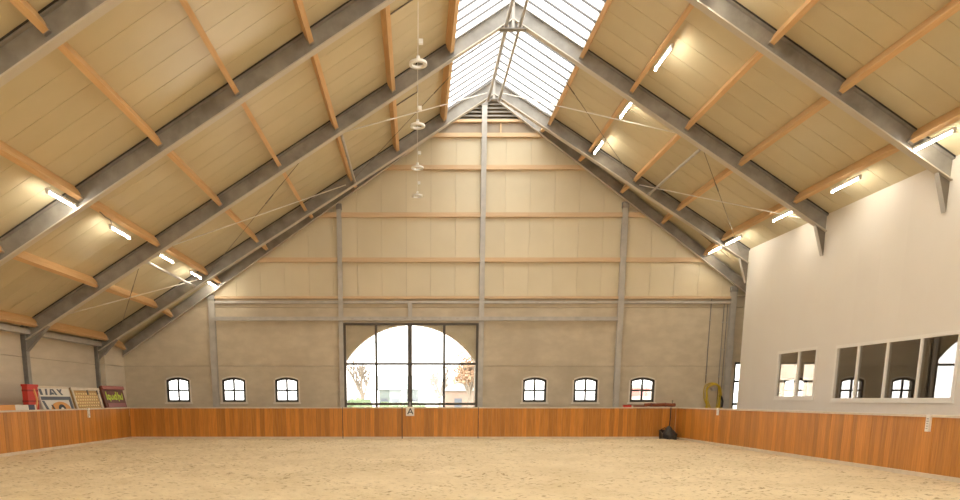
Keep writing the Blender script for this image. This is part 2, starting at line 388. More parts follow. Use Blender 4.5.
# ---- small arched windows
def arched_window(n, a, b):
    y0, y1 = YG+0.03, YG+0.09
    t = 0.105; top = arch_top(a, b, WZ1, WRISE); N = 12
    fr = MB()
    fr.box(a, a+t, y0, y1, WZ0, top(a)); fr.box(b-t, b, y0, y1, WZ0, top(b)); fr.box(a+t, b-t, y0, y1, WZ0, WZ0+t)
    xs = [a+(b-a)*i/N for i in range(N+1)]
    for p, q in zip(xs, xs[1:]):
        fr.prism([(p,top(p)-t*1.15),(q,top(q)-t*1.15),(q,top(q)),(p,top(p))], y0, y1)
    w = struct(fr.build('window_%d' % n, MT['dark_frame']))
    w['label'] = LABW[n-1]; w['category'] = 'window'
    c = (a+b)/2; zm = (WZ0+WZ1)/2-0.03
    MB().box(c-0.048, c+0.048, y0+0.005, y1-0.005, WZ0+t, top(c)-t).build('muntin', MT['dark_frame'], w)
    MB().box(a+t, b-t, y0+0.01, y1-0.01, zm-0.044, zm+0.044).build('muntin', MT['dark_frame'], w)
    for xa, xb in ((a+t, c-0.025), (c+0.025, b-t)):
        MB().box(xa, xb, y0+0.025, y0+0.032, WZ0+t, zm-0.022).build('pane', MT['pane'], w)
        P = [(xa,zm+0.022),(xb,zm+0.022)] + [(xb+(xa-xb)*i/5, top(xb+(xa-xb)*i/5)-t) for i in range(6)]
        MB().prism(P, y0+0.025, y0+0.032).build('pane', MT['pane'], w)
    # pale surround proud of the concrete
    sr = MB(); u = 0.075
    sr.box(a-u, a, YG-0.02, YG+0.03, WZ0-0.02, top(a)); sr.box(b, b+u, YG-0.02, YG+0.03, WZ0-0.02, top(b))
    for p, q in zip(xs, xs[1:]):
        sr.prism([(p,top(p)),(q,top(q)),(q,top(q)+u),(p,top(p)+u)], YG-0.02, YG+0.03)
    sr.build('surround', MT['reveal'], w)
    MB().box(a-0.12, b+0.12, YG-0.07, YG+0.03, WZ0-0.10, WZ0-0.02).build('window_sill', MT['reveal'], w)
LABW = ['small arched window left of the first grey post, farthest left', 'small arched window just right of the first grey post',
        'small arched window third from the left, nearest left of the big glazed door', 'small arched window nearest right of the big glazed door',
        'small arched window second right of the big glazed door', 'small arched window beyond the right grey post, above the brown rug']
for i, (a, b) in enumerate(WIN): arched_window(i+1, a, b)

# ---- big glazed sliding door
def glazed_door(name, x0, x1, z1, cols, zmid, label, y=YG-0.11, wide=None, mt=MT['door_frame']):
    fr = MB(); t = 0.12; d = 0.035
    fr.box(x0, x0+t, y-d, y+d, 0.0, z1); fr.box(x1-t, x1, y-d, y+d, 0.0, z1)
    fr.box(x0+t, x1-t, y-d, y+d, z1-0.10, z1); fr.box(x0+t, x1-t, y-d, y+d, 1.50, 1.62); fr.box(x0+t, x1-t, y-d, y+d, 0.0, 0.12)
    dr = struct(fr.build(name, mt), label, 'door')
    xs = [x0+t] + list(cols) + [x1-t]
    for i, c in enumerate(cols):
        w = 0.11 if c == wide else 0.06
        MB().box(c-w, c+w, y-d+0.004, y+d-0.004, 0.12, z1-0.10).build('mullion', mt, dr)
    MB().box(x0+t, x1-t, y-d+0.008, y+d-0.008, zmid-0.055, zmid+0.055).build('transom', mt, dr)
    for a, b in zip(xs, xs[1:]):
        for z0, z2 in ((0.12,1.50), (1.62,zmid-0.04), (zmid+0.04,z1-0.10)):
            MB().box(a+0.045, b-0.045, y-0.004, y+0.004, z0, z2).build('pane', MT['pane'], dr)
    return dr
dr = glazed_door('door_1', -3.57, 3.05, 5.45, (-1.97, -0.31, 1.37), 3.51, 'large dark-framed glazed sliding door before the arched opening', wide=-0.31)
MB().tube([(-0.31,YG-0.15,1.40),(-0.31,YG-0.22,1.44),(-0.31,YG-0.22,1.62),(-0.31,YG-0.15,1.66)], 0.015, 6).build('door_handle', MT['rod'], dr)
glazed_door('door_2', D2[0]-0.02, D2[1]+0.02, D2[2], (17.35, 19.2), 2.67, 'glazed door beside the white partition, seen past its far edge', y=YG+0.10, mt=MT['dark_frame'])

# ---- left wall
lw = struct(MB().box(XL-0.4, XL-0.15, YF-0.3, YG+0.4, -0.2, 4.95).build('wall_left', MT['dark_back']), 'pale concrete wall behind the left kickboard', 'wall')
ysp = [YF, -9.2, -3.2, 2.8, 8.8, 14.8, 20.8, 26.8, 32.8]
for a, b in zip(ysp, ysp[1:]):
    for z0, z1 in ((-0.15,3.375), (3.38,4.68)):
        MB().box(XL-0.16, XL+0.14, a+0.10, b-0.10, z0, z1-0.01).build('concrete_panel', MT['concrete_side'], lw)
for z0, z1 in ((-0.15,3.375), (3.38,4.40)):
    MB().box(XL-0.16, XLB, 32.81, YG-0.005, z0, z1-0.01).build('concrete_panel', MT['concrete_side'], lw)
# eave beam of pale steel under the lowest purlin
eb = struct(MB().box(XL+0.05, XL+0.50, YF+0.1, YG-0.35, 4.20, 4.25).box(XL+0.45, XL+0.50, YF+0.1, YG-0.35, 4.25, 4.40).build('trim_2', MT['steel_light']), 'pale steel eaves channel along the top of the left wall', 'beam')

# ---- white partition on the right with its windows
PY0, PY1 = YF, 32.75
W7 = (26.52, 29.42, 1.80, 3.74); W8 = (19.60, 25.38, 1.72, 3.68)
opsR = [(W7[0], W7[1], W7[2], lambda s: W7[3], 1), (W8[0], W8[1], W8[2], lambda s: W8[3], 1)]
ZW = HT - M*(XW-XA) - 0.01
rw = struct(wall(MB(), PY0, PY1, XW+0.05, XW+0.16, -0.2, ZW+0.0, opsR, axis='x').build('wall_right', MT['white']), 'smooth white panelled partition wall on the right', 'wall')
y = PY1
while y > 9:
    y0 = max(y-1.16, 8.0)
    wall(MB(), y0+0.001, y-0.001, XW, XW+0.05, -0.15, ZW, opsR, axis='x').build('panel', MT['white'], rw)
    y = y0
MB().box(XW, XW+0.05, YF, 8.0, -0.15, ZW).build('panel', MT['white'], rw)
MB().box(XW-0.012, XW+0.17, PY1, PY1+0.03, -0.15, ZW).build('end_trim', MT['cream'], rw)
def lounge_window(name, W, muls, label):
    y0, y1, z0, z1 = W; t = 0.10; xa, xb = XW-0.02, XW+0.12
    fr = MB(); fr.box(xa, xb, y0, y0+t, z0, z1).box(xa, xb, y1-t, y1, z0, z1).box(xa, xb, y0+t, y1-t, z0, z0+0.11).box(xa, xb, y0+t, y1-t, z1-0.11, z1)
    w = struct(fr.build(name, MT['cream']), label, 'window')
    ys_ = [y0+t] + list(muls) + [y1-t]
    for m in muls: MB().box(xa+0.01, xb-0.01, m-0.05, m+0.05, z0+0.11, z1-0.11).build('mullion', MT['cream'], w)
    for a, b in zip(ys_, ys_[1:]):
        k = 0.035 if (name == 'window_8' and a < y0+0.2) else 0.0       # one pane sits a little askew in its frame
        xo, ya, yb, za, zb = XW+0.035, a+0.05, b-0.05, z0+0.10, z1-0.10
        MB().hexa([(xo+k,ya,za),(xo+k+0.008,ya,za),(xo+0.008-k*0.2,yb,za),(xo-k*0.2,yb,za)], [(xo+k,ya,zb),(xo+k+0.008,ya,zb),(xo+0.008-k*0.2,yb,zb),(xo-k*0.2,yb,zb)]).build('pane', MT['mirror_pane'], w)
    MB().box(xa-0.015, xa, y0-0.04, y1+0.04, z0-0.045, z0).build('window_sill', MT['cream'], w)
lounge_window('window_7', W7, (27.82,), 'two-pane cream-framed window in the white wall, showing daylight')
lounge_window('window_8', W8, (21.12, 22.62, 24.10), 'wide four-pane cream-framed window in the white wall')
# rooms behind it, cross walls added to keep the wide window's room dark
struct(MB().box(XR, XR+0.3, YF-0.3, YG+0.4, -0.2, 5.0).build('wall_outer_right', MT['lounge']), 'brown outer wall behind the white partition', 'wall')
struct(MB().prism([(XW+0.17,-0.15),(XR,-0.15),(XR,HT-M*(XR-XA)-0.02),(XW+0.17,HT-M*(XW+0.17-XA)-0.02)], 25.75, 25.9).prism([(XW+0.17,-0.15),(XR,-0.15),(XR,HT-M*(XR-XA)-0.02),(XW+0.17,HT-M*(XW+0.17-XA)-0.02)], 14.0, 14.15).build('wall_lounge_added', MT['lounge']), 'brown cross walls added to keep the viewing lounge dark', 'wall')
# wall behind the camera with an unseen opening, added to let light in
wf = struct(wall(MB(), XL-0.4, XR+0.3, YF-0.3, YF, -0.2, lambda s: HT-M*abs(s-XA)+0.02, [(-3.2,3.4,0.1,lambda s: 5.2,1)], extra=[XA]).build('wall_front', MT['cladding']), 'gable wall behind the viewer with an unseen opening added for light', 'wall')

# ---- roof: decks, panels, purlins
DSS = {-1: 2.30, 1: 2.56}
def roof_slab(mb, xa, xb, y0, y1, o0, o1):
    f = lambda X, Y, o: (X, Y, roofz(X, Y)+o)
    return mb.hexa([f(xa,y0,o0), f(xb,y0,o0), f(xb,y1,o0), f(xa,y1,o0)], [f(xa,y0,o1), f(xb,y0,o1), f(xb,y1,o1), f(xa,y1,o1)])
def purlin(ceil, sgn, d, y0, y1, w=0.14, dp=0.36, hang=True):
    def ring(Y, w=w, dp=dp, top=0.0):
        X = XA+sgn*d; z = roofz(X, Y)
        t = Vector((sgn*CTH, 0, -STH)); nrm = Vector((-sgn*STH, 0, -CTH)); p = Vector((X, Y, z))
        return [p-t*w/2+nrm*top, p+t*w/2+nrm*top, p+t*w/2+nrm*dp, p-t*w/2+nrm*dp]
    o = MB().hexa(ring(y0, top=0.002), ring(y1, top=0.002)).build('purlin', MT['purlin'], ceil)
    if hang:
        MB().hexa(ring(y1-0.10, w+0.016, dp+0.008, dp-0.10), ring(y1-0.001, w+0.016, dp+0.008, dp-0.10)).build('hanger', MT['shoe'], o)
D_L = [2.30, 4.36, 6.40, 8.48, 10.68, 13.02, 15.40, 17.78]
D_R = [2.60, 4.42, 6.45, 8.45, 10.55, 12.85, 15.3]
for side, sgn, xe in (('left', -1, XL-0.4), ('right', 1, XR+0.3)):
    dk = MB(); xs0 = XA+sgn*DSS[sgn]
    roof_slab(dk, xs0, xe, YF-0.3, YR[3], 0.03, 0.14); roof_slab(dk, xs0, xe, YR[3], YG+0.4, 0.45, 0.55)
    ce = struct(dk.build('ceiling_'+side, MT['dark_back']), 'sloping cream roof lining on the %s side with timber purlins' % side, 'ceiling')
    bays = [(8.8, 14.8)] + list(zip(YR, YR[1:])) + [(YR[3], YG)]
    for y0, y1 in bays:
        n = 7 if y1-y0 > 4 else 2
        for i in range(n):
            a, b = y0+(y1-y0)*i/n, y0+(y1-y0)*(i+1)/n
            pm = MB(); xq = np.linspace(xs0, xe, 2 if b <= YR[3] else 16)
            for xa, xb in zip(xq, xq[1:]): roof_slab(pm, xa, xb, a+0.008, b-(0.008 if b < YG else -0.3), 0.0, 0.035)
            pm.build('panel', MT['roof'], ce)
        for d in (D_L if sgn < 0 else D_R):
            if sgn > 0 and d > 11 and y1 != YG: continue
            if sgn > 0 and d > 13: continue
            purlin(ce, sgn, d, y0+0.02, y1-0.02-(0.25 if y1 == YG else 0))
    roof_slab(MB(), xs0, xe, YF-0.2, 8.79, 0.0, 0.035).build('panel', MT['roof'], ce)

# ---- ridge skylight
sk = MB(); 
for s in (-1, 1):
    for (y0, y1) in ((YF, YR[3]), (YR[3], YG+0.2)):
        f = lambda X, Y, o: (X, Y, roofz(X, Y)+o)
        x0, x1 = XA+s*(DSS[s]-0.02), XA+s*(DSS[s]+0.05)
        sk.hexa([f(x0,y0,-0.02),f(x1,y0,-0.02),f(x1,y1,-0.02),f(x0,y1,-0.02)], [f(x0,y0,0.2),f(x1,y0,0.2),f(x1,y1,0.2),f(x0,y1,0.2)])
for y0, y1 in ((YF, YR[3]), (YR[3], YG+0.2)):
    z0, z1 = roofz(XA,y0)+0.10, roofz(XA,y1)+0.10
    sk.hexa([(XA-0.09,y0,z0-0.04),(XA+0.09,y0,z0-0.04),(XA+0.09,y0,z0+0.04),(XA-0.09,y0,z0+0.04)], [(XA-0.09,y1,z1-0.04),(XA+0.09,y1,z1-0.04),(XA+0.09,y1,z1+0.04),(XA-0.09,y1,z1+0.04)])
sky = struct(sk.build('window_9', MT['steel_light']), 'long white translucent ridge skylight', 'skylight')
yb = [YF, -4.0, 4.0, 12.0] + list(np.arange(12.6, YG+0.01, 0.6)) + [YG+0.2]
for s in (-1, 1):
    for a, b in zip(yb, yb[1:]):
        if b-a < 0.05: continue
        cuts = [a, b] if not (a < YR[3] < b) else [a, YR[3], b]
        for p, q in zip(cuts, cuts[1:]):
            if q-p < 0.02: continue
            x0, x1 = XA+s*0.05, XA+s*DSS[s]
            roof_slab(MB(), x0, x1, p, q, 0.085, 0.095).build('pane', MT['opal'], sky)
        x0, x1 = XA+s*0.05, XA+s*DSS[s]
        if a > 10: roof_slab(MB(), x0, x1, a-0.027, a+0.027, 0.015, 0.084).build('glazing_bar', MT['bar'], sky)

# ================================================================== STEELWORK
def ibeam_slope(mb, xa, xb, zt, zb, Y, fl=0.22, tf=0.03, tw=0.02):
    """I-section between two height functions, vertical web"""
    za, zb_ = zt, zb
    for lo, hi, hw in ((lambda x: zt(x)-tf, zt, fl/2), (lambda x: zb(x)+tf, lambda x: zt(x)-tf, tw/2)):
        mb.hexa([(xa,Y-hw,lo(xa)),(xb,Y-hw,lo(xb)),(xb,Y+hw,lo(xb)),(xa,Y+hw,lo(xa))], [(xa,Y-hw,hi(xa)),(xb,Y-hw,hi(xb)),(xb,Y+hw,hi(xb)),(xa,Y+hw,hi(xa))])
    return mb
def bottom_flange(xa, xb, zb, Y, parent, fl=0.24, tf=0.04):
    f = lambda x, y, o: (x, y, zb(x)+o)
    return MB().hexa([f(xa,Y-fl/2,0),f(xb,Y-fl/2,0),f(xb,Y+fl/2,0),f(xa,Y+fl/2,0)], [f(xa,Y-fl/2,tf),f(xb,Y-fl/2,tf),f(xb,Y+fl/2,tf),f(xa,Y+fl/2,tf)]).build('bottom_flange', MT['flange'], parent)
def frame(Y, label):
    t = thing('steel_portal_frame', label, 'steel frame', (XL+0.2, Y, 0), 'steel portal frames of the hall')
    top = lambda x: HT-0.05-M*abs(x-XA); bot = lambda x: HB-M*abs(x-XA)
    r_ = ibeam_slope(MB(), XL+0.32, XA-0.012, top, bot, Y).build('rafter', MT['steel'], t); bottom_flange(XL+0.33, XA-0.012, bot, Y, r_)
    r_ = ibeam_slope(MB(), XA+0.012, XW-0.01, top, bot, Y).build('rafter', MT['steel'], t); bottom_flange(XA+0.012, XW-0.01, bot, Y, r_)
    for xa, xb in ((XL+0.33, XA-DSS[-1]-0.03), (XA+DSS[1]+0.03, XW-0.012)):      # black strip painting the shaded gap between frame and lining
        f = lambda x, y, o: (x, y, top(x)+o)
        MB().hexa([f(xa,Y-0.12,0.002),f(xb,Y-0.12,0.002),f(xb,Y+0.12,0.002),f(xa,Y+0.12,0.002)], [f(xa,Y-0.12,0.046),f(xb,Y-0.12,0.046),f(xb,Y+0.12,0.046),f(xa,Y+0.12,0.046)]).build('gap_shade_strip', MT['black'], t)
    # knee haunch on the left
    hx0, hx1 = -13.80, XL+0.32
    hb = lambda x: bot(hx0) - (hx0-x)*1.03
    h = MB(); h.prism([(hx1,hb(hx1)),(hx0,bot(hx0)),(hx1,bot(hx1))], Y-0.012, Y+0.012)
    h.hexa([(hx1,Y-0.11,hb(hx1)-0.025),(hx0,Y-0.11,bot(hx0)-0.025),(hx0,Y+0.11,bot(hx0)-0.025),(hx1,Y+0.11,hb(hx1)-0.025)], [(hx1,Y-0.11,hb(hx1)),(hx0,Y-0.11,bot(hx0)),(hx0,Y+0.11,bot(hx0)),(hx1,Y+0.11,hb(hx1))])
    h.build('knee_haunch', MT['steel'], t)
    # column
    c = MB(); x0, x1 = XL+0.01, XL+0.32
    c.box(x0, x0+0.025, Y-0.11, Y+0.11, -0.12, 4.55).box(x1-0.025, x1, Y-0.11, Y+0.11, -0.12, 4.74).box(x0+0.025, x1-0.025, Y-0.012, Y+0.012, -0.12, 4.55)
    c.build('column', MT['steel'], t)
    # apex gusset with level flange and stiffener
    a = 0.30 if Y > 30 else 0.46; za = HB-M*a
    g = MB(); g.prism([(XA-a,za),(XA+a,za),(XA,HB)], Y-0.012, Y+0.012); g.box(XA-a, XA+a, Y-0.11, Y+0.11, za-0.03, za)
    g.build('apex_gusset', MT['steel'], t)
    MB().box(XA-0.05, XA+0.05, Y-0.10, Y-0.013, za, HT-0.04).build('apex_stiffener', MT['steel_light'], t)
    # gusset at the white wall
    k = MB(); k.prism([(XW-0.40,bot(XW-0.40)),(XW-0.012,bot(XW-0.012)),(XW-0.012,7.02),(XW-0.07,7.02)], Y-0.014, Y+0.014)
    k.build('wall_gusset', MT['rod_dark'], t)
    k = MB().hexa([(XW-0.42,Y-0.08,bot(XW-0.40)-0.02),(XW-0.08,Y-0.08,7.0),(XW-0.08,Y+0.08,7.0),(XW-0.42,Y+0.08,bot(XW-0.40)-0.02)], [(XW-0.40,Y-0.08,bot(XW-0.40)),(XW-0.06,Y-0.08,7.0),(XW-0.06,Y+0.08,7.0),(XW-0.40,Y+0.08,bot(XW-0.40))])
    k.build('gusset_flange', MT['steel_light'], t)
    return t
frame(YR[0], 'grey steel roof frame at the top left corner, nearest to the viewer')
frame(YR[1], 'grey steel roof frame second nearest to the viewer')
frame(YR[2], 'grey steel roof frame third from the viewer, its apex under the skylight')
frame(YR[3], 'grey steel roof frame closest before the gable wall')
gf = thing('steel_gable_frame', 'thin grey steel rafter pair lying against the gable wall', 'steel frame', (XA, YG-0.3, 0))
gt, gb = (lambda x: gable_z(x, 16.15)-0.0), (lambda x: gable_z(x, 15.62))
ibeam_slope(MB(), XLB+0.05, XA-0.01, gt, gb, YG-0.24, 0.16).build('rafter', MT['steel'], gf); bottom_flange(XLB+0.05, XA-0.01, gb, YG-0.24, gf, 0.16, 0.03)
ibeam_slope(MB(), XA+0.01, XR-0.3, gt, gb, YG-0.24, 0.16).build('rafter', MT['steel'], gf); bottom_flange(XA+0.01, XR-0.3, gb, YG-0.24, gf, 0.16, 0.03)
PL = ['first grey steel post from the left on the gable wall', 'grey steel post at the left side of the glazed door', 'tall central grey steel post rising to the ridge louvre',
      'grey steel post between the right small arched windows', 'grey steel post beside the white partition edge']
for i, x in enumerate(POSTX):
    w = (0.30, 0.22, 0.24, 0.27, 0.28)[i]
    zt_ = gb(x)-0.02
    t = thing('steel_post', PL[i], 'post', (x, YG-0.12, -0.12), 'steel posts on the gable wall')
    p = MB().box(x-w/2, x+w/2, YG-0.17, YG-0.15, -0.12, zt_).box(x-w/2, x+w/2, YG-0.03, YG-0.01, -0.12, zt_).box(x-0.01, x+0.01, YG-0.15, YG-0.03, -0.12, zt_)
    p.build('shaft', MT['steel_light'], t)
    MB().box(x-w/2-0.02, x+w/2+0.02, YG-0.19, YG-0.005, zt_-0.25, zt_).build('head_plate', MT['steel'], t)

# ---- roof bracing between the last two frames
def rafter_pt(sgn, d, Y, off=0.22): 
    x = XA+sgn*d; return (x, Y, HB+off-M*d)
Y3, Y4 = YR[2]+0.12, YR[3]-0.12
BR = [(-1, 17.0, Y3, 13.1, Y4, 0, 'pale tie rod from the left knee, lowest of the left roof'), (-1, 13.1, Y3, 6.5, Y4, 0, 'pale tie rod crossing the middle of the left roof slope'),
      (-1, 6.5, Y3, 0.3, Y4, 0, 'pale tie rod behind the ring lamps, running up to the ridge'), (-1, 13.6, Y3, 17.0, Y4, 1, 'dark tie rod low on the left roof near the eaves'),
      (-1, 7.2, Y3, 12.8, Y4, 1, 'dark tie rod across the middle of the left roof slope'), (-1, 0.5, Y3, 6.2, Y4, 1, 'dark tie rod crossing the left half of the skylight'),
      (1, 6.5, Y3, 0.3, Y4, 0, 'pale tie rod from the ridge across the right skylight half'), (1, 11.3, Y3, 6.5, Y4, 0, 'pale tie rod low on the right roof slope above the white wall'),
      (1, 0.5, Y3, 6.3, Y4, 1, 'dark tie rod across the right half of the skylight'), (1, 6.9, Y3, 11.2, Y4, 1, 'dark tie rod on the right slope running down to the white wall')]
for sgn, d0, ya, d1, yb_, dark, lab in BR:
    a, b = Vector(rafter_pt(sgn, d0, ya)), Vector(rafter_pt(sgn, d1, yb_))
    t = thing('tie_rod', lab, 'tie rod', a, 'roof tie rods')
    r = 0.011 if dark else 0.022
    MB().cyl(a, b, r, 6).build('rod', MT['rod_dark' if dark else 'rod'], t, True)
    m = a.lerp(b, 0.35); dv = (b-a).normalized()*0.3
    MB().cyl(m-dv, m+dv, 0.024, 6).build('turnbuckle', MT['rod_dark' if dark else 'rod'], t)
for sgn, d, lab in ((-1, 13.45, 'grey steel strut tube beside the left lamp row'), (-1, 6.1, 'grey steel strut tube high on the left roof slope'), (1, 6.95, 'grey steel strut tube under the right roof slope'), (1, 10.2, 'grey steel strut tube beside the right lower lamp row')):
    if sgn > 0 and d > 10: continue
    a, b = Vector(rafter_pt(sgn, d, Y3, 0.10)), Vector(rafter_pt(sgn, d, Y4, 0.10))
    t = thing('strut_tube', lab, 'steel tube', a, 'roof strut tubes')
    MB().cyl(a, b, 0.055, 10).build('tube', MT['steel_light'], t, True)
    for e, s_ in ((a,1),(b,-1)): MB().cyl(e, e+Vector((0,0.1*s_,0)), 0.085, 8).build('end_flange', MT['shoe'], t)
for (ya, yb_, nm) in ((YR[1], YR[2], 'middle'), (YR[2], YR[3], 'far')):
    for sx, sd in ((-0.24,'left'), (0.24,'right')):
        t = thing('ridge_tube', '%s steel tube under the ridge in the %s skylight bay' % (sd, nm), 'steel tube', (XA+sx, ya+0.12, 14.62), 'tubes under the ridge')
        MB().cyl((XA+sx, ya+0.05, 14.62), (XA+sx, yb_-0.05, 14.62), 0.06, 10).build('tube', MT['steel_light'], t, True)
        for ye in (ya+0.06, yb_-0.10): MB().cyl((XA+sx, ye, 14.62), (XA+sx, ye+0.05, 14.62), 0.10, 8).build('end_flange', MT['shoe'], t)

# ================================================================== LAMPS
def tube_lamp(sgn, d, yc, label, group, ln=1.5):
    x = XA+sgn*d; z = HP-M*d - (0.10)
    t = thing('fluorescent_lamp', label, 'lamp', (x, yc, z), group)
    MB().box(x-0.045, x+0.045, yc-ln/2, yc+ln/2, z+0.035, z+0.10).build('housing', MT['fixture'], t)
    MB().cyl((x, yc-ln/2+0.03, z), (x, yc+ln/2-0.03, z), 0.021, 10).build('tube', MT['tube'], t, True)
    for s_ in (-1, 1): MB().box(x-0.04, x+0.04, yc+s_*(ln/2-0.015)-0.015, yc+s_*(ln/2-0.015)+0.015, z-0.045, z+0.036).build('end_cap', MT['fixture'], t)
rowL = [(19.98,'first lit tube lamp from the viewer in the left row'), (23.76,'second lit tube lamp from the viewer in the left row'), (27.95,'third lit tube lamp from the viewer in the left row'),
        (31.55,'fourth lit tube lamp from the viewer in the left row'), (34.0,'last lit tube lamp of the left row, nearest the gable')]
rowR = [(20.05,'lit tube lamp at the right picture edge, nearest in the lower right row'), (23.9,'second lit tube lamp of the lower right row above the white wall'), (27.75,'third lit tube lamp of the lower right row above the white wall'),
        (31.9,'fourth lit tube lamp of the lower right row, before the white wall end'), (33.75,'last lit tube lamp of the lower right row, nearest the gable')]
rowU = [(19.75,'lit tube lamp at the top picture edge of the upper right row'), (23.87,'second lit tube lamp of the upper right row beside the skylight'), (27.72,'third lit tube lamp of the upper right row beside the skylight'), (31.6,'last lit tube lamp of the upper right row, farthest')]
for y, l in rowL: tube_lamp(-1, 13.02, y, l, 'left row of tube lamps')
for y, l in rowR: tube_lamp(1, 10.53, y, l, 'lower right row of tube lamps')
for y, l in rowU: tube_lamp(1, 4.38, y, l, 'upper right row of tube lamps')
for y in (15.9, 11.9, 7.9, 3.9, -0.1, -4.1, -8.1):  # unseen lamps continuing the rows, added to light the hall
    tube_lamp(-1, 13.02, y, 'added lit tube lamp continuing the left row, out of the picture', 'left row of tube lamps')
    tube_lamp(1, 10.53, y, 'added lit tube lamp continuing the lower right row, out of the picture', 'lower right row of tube lamps')
    tube_lamp(1, 4.38, y, 'added lit tube lamp continuing the upper right row, out of the picture', 'upper right row of tube lamps')

RL = ['largest white ring pendant lamp, uppermost and nearest', 'second white ring pendant lamp from the top', 'third white ring pendant lamp from the top', 'smallest white ring pendant lamp, lowest in the picture']
for i, y in enumerate((21.17, 25.61, 29.96, 33.86)):
    x, z = 0.05, 11.0; zt_ = roofz(x, y)
    t = thing('ring_pendant_lamp', RL[i], 'pendant lamp', (x, y, z), 'hanging ring lamps')
    MB().lathe([(0.17,0.03),(0.25,0.035),(0.255,-0.03),(0.17,-0.035),(0.17,0.03)], (x,y,z), 24).build('ring', MT['ring'], t, False)
    MB().box(x+0.02, x+0.14, y-0.05, y+0.05, z+0.50, z+0.62).build('driver_box', MT['ring'], t)
    MB().cyl((x, y, z+0.16), (x, y, zt_), 0.008, 5).build('cable', MT['rod'], t)
    w = MB()
    for k in range(3):
        an = 2*math.pi*k/3; w.cyl((x, y, z+0.17), (x+0.21*math.cos(an), y+0.21*math.sin(an), z+0.03), 0.006, 4)
    w.build('hanger_wires', MT['rod'], t)
    MB().lathe([(0.0,0.02),(0.05,0.02),(0.05,-0.06),(0.0,-0.06)], (x,y,z+0.18), 10).build('hub', MT['ring'], t)
for i, y in enumerate((22.6, 29.0)):
    # conduit on the roof lining to the ring lamps
    p = [(XA-4.2, y+0.0), (XA-3.5, y), (XA-3.33, y), (XA-3.33, y-1.2)]
    tag(MB().tube([(px, py, roofz(px,py)-0.03) for px, py in p], 0.022, 6).build('cable_conduit', MT['rod_dark']), ['grey cable conduit on the roof near the largest ring lamp', 'grey cable conduit on the roof near the second ring lamp'][i], 'conduit', 'conduits on the roof lining')
for i, (y0, y1) in enumerate(((21.9, 23.2),)):
    x = XA-13.02; z = HP-M*13.02
    tag(MB().tube([(x+0.15, y0, z+0.12), (x+0.2, y0+0.35, z+0.02), (x+0.15, y0+0.8, z+0.05), (x+0.02, y1-0.05, z-0.02)], 0.018, 6).build('lamp_cable', MT['rod_dark']), 'dark cable drooping to the second lamp of the left row', 'cable')

# ================================================================== KICKBOARDS AND GATES
PLW = 0.2
plank_x = MB().box(0.003, PLW-0.003, 0, 0.04, 0.095, HK-0.05).mesh('plank', MT['kick'])
plank_y = MB().box(0, 0.04, 0.003, PLW-0.003, 0.095, HK-0.05).mesh('plank', MT['kick'])
def kick_x(name, label, x0, x1, cat, group=None):
    t = thing(name, label, cat, (x0, YK, 0), group)
    n = max(1, round((x1-x0)/PLW)); w = (x1-x0)/n
    for i in range(n):
        o = link('plank', plank_x, t, (x0+i*w, YK+random.uniform(-0.003,0.003), 0)); o.scale = (w/PLW, 1, 1)
    MB().box(x0+0.005, x1-0.005, YK-0.035, YK+0.14, HK-0.05, HK).build('cap_rail', MT['cap'], t)
    MB().box(x0+0.005, x1-0.005, YK-0.05, YK+0.04, -0.03, 0.095).build('foot_strip', MT['cap'], t)
    MB().box(x0+0.003, x1-0.003, YK+0.0401, YK+0.046, -0.02, HK-0.05).build('light_stop_sheet', MT['dark_back'], t)  # added dark sheet, stops light showing through the board gaps
    MB().box(x0+0.005, x1-0.005, YK+0.047, YK+0.11, 0.95, 1.05).box(x0+0.005, x1-0.005, YK+0.045, YK+0.11, 0.25, 0.35).build('back_rail', MT['girt'], t)
    return t
def kick_y(label, x, y0, y1, sgn):
    t = thing('wooden_kickboard', label, 'kickboard', (x, y1, 0), 'larch kickboards round the arena')
    n = round((y1-y0)/PLW); w = (y1-y0)/n
    for i in range(n):
        o = link('plank', plank_y, t, (x-(0.04 if sgn < 0 else 0)+random.uniform(-0.003,0.003), y0+i*w, 0)); o.scale = (1, w/PLW, 1)
    a, b = (x-0.14, x+0.035) if sgn < 0 else (x-0.035, x+0.14)
    MB().box(a, b, y0, y1, HK-0.05, HK).build('cap_rail', MT['cap'], t)
    a, b = (x-0.04, x+0.05) if sgn < 0 else (x-0.05, x+0.04)
    MB().box(a, b, y0, y1, -0.03, 0.095).build('foot_strip', MT['cap'], t)
    a, b = (x-0.11, x-0.045) if sgn < 0 else (x+0.045, x+0.11)
    MB().box(a, b, y0, y1, 0.95, 1.05).box(a, b, y0, y1, 0.25, 0.35).build('back_rail', MT['girt'], t)
    return t
G0, G1, G2 = -3.36, -0.65, 2.83
kick_y('orange-brown board kickboard along the left wall', XKL, 4.0, YK-0.02, -1)
kick_y('orange-brown board kickboard along the white wall on the right', XKR, 4.0, YK-0.02, 1)
kick_x('wooden_kickboard', 'orange-brown board kickboard under the left small windows', XKL, G0-0.03, 'kickboard', 'larch kickboards round the arena')
kick_x('wooden_kickboard', 'orange-brown board kickboard under the right small windows', G2+0.03, XKR, 'kickboard', 'larch kickboards round the arena')
for a, b, l in ((G0, G1-0.016, 'narrower left leaf of the wooden arena gate'), (G1+0.016, G2, 'wider right leaf of the wooden arena gate with the letter sign')):
    t = kick_x('arena_gate', l, a, b, 'gate', 'leaves of the arena gate')
    for xs_ in ((G0-0.015, G1) if a == G0 else (G2+0.015,)): MB().box(xs_-0.07, xs_+0.07, YK+0.142, YK+0.15, 0.0, HK).build('gap_stop_strip', MT['dark_frame'], t)  # added dark strips behind the gate gaps, blocking daylight from the door
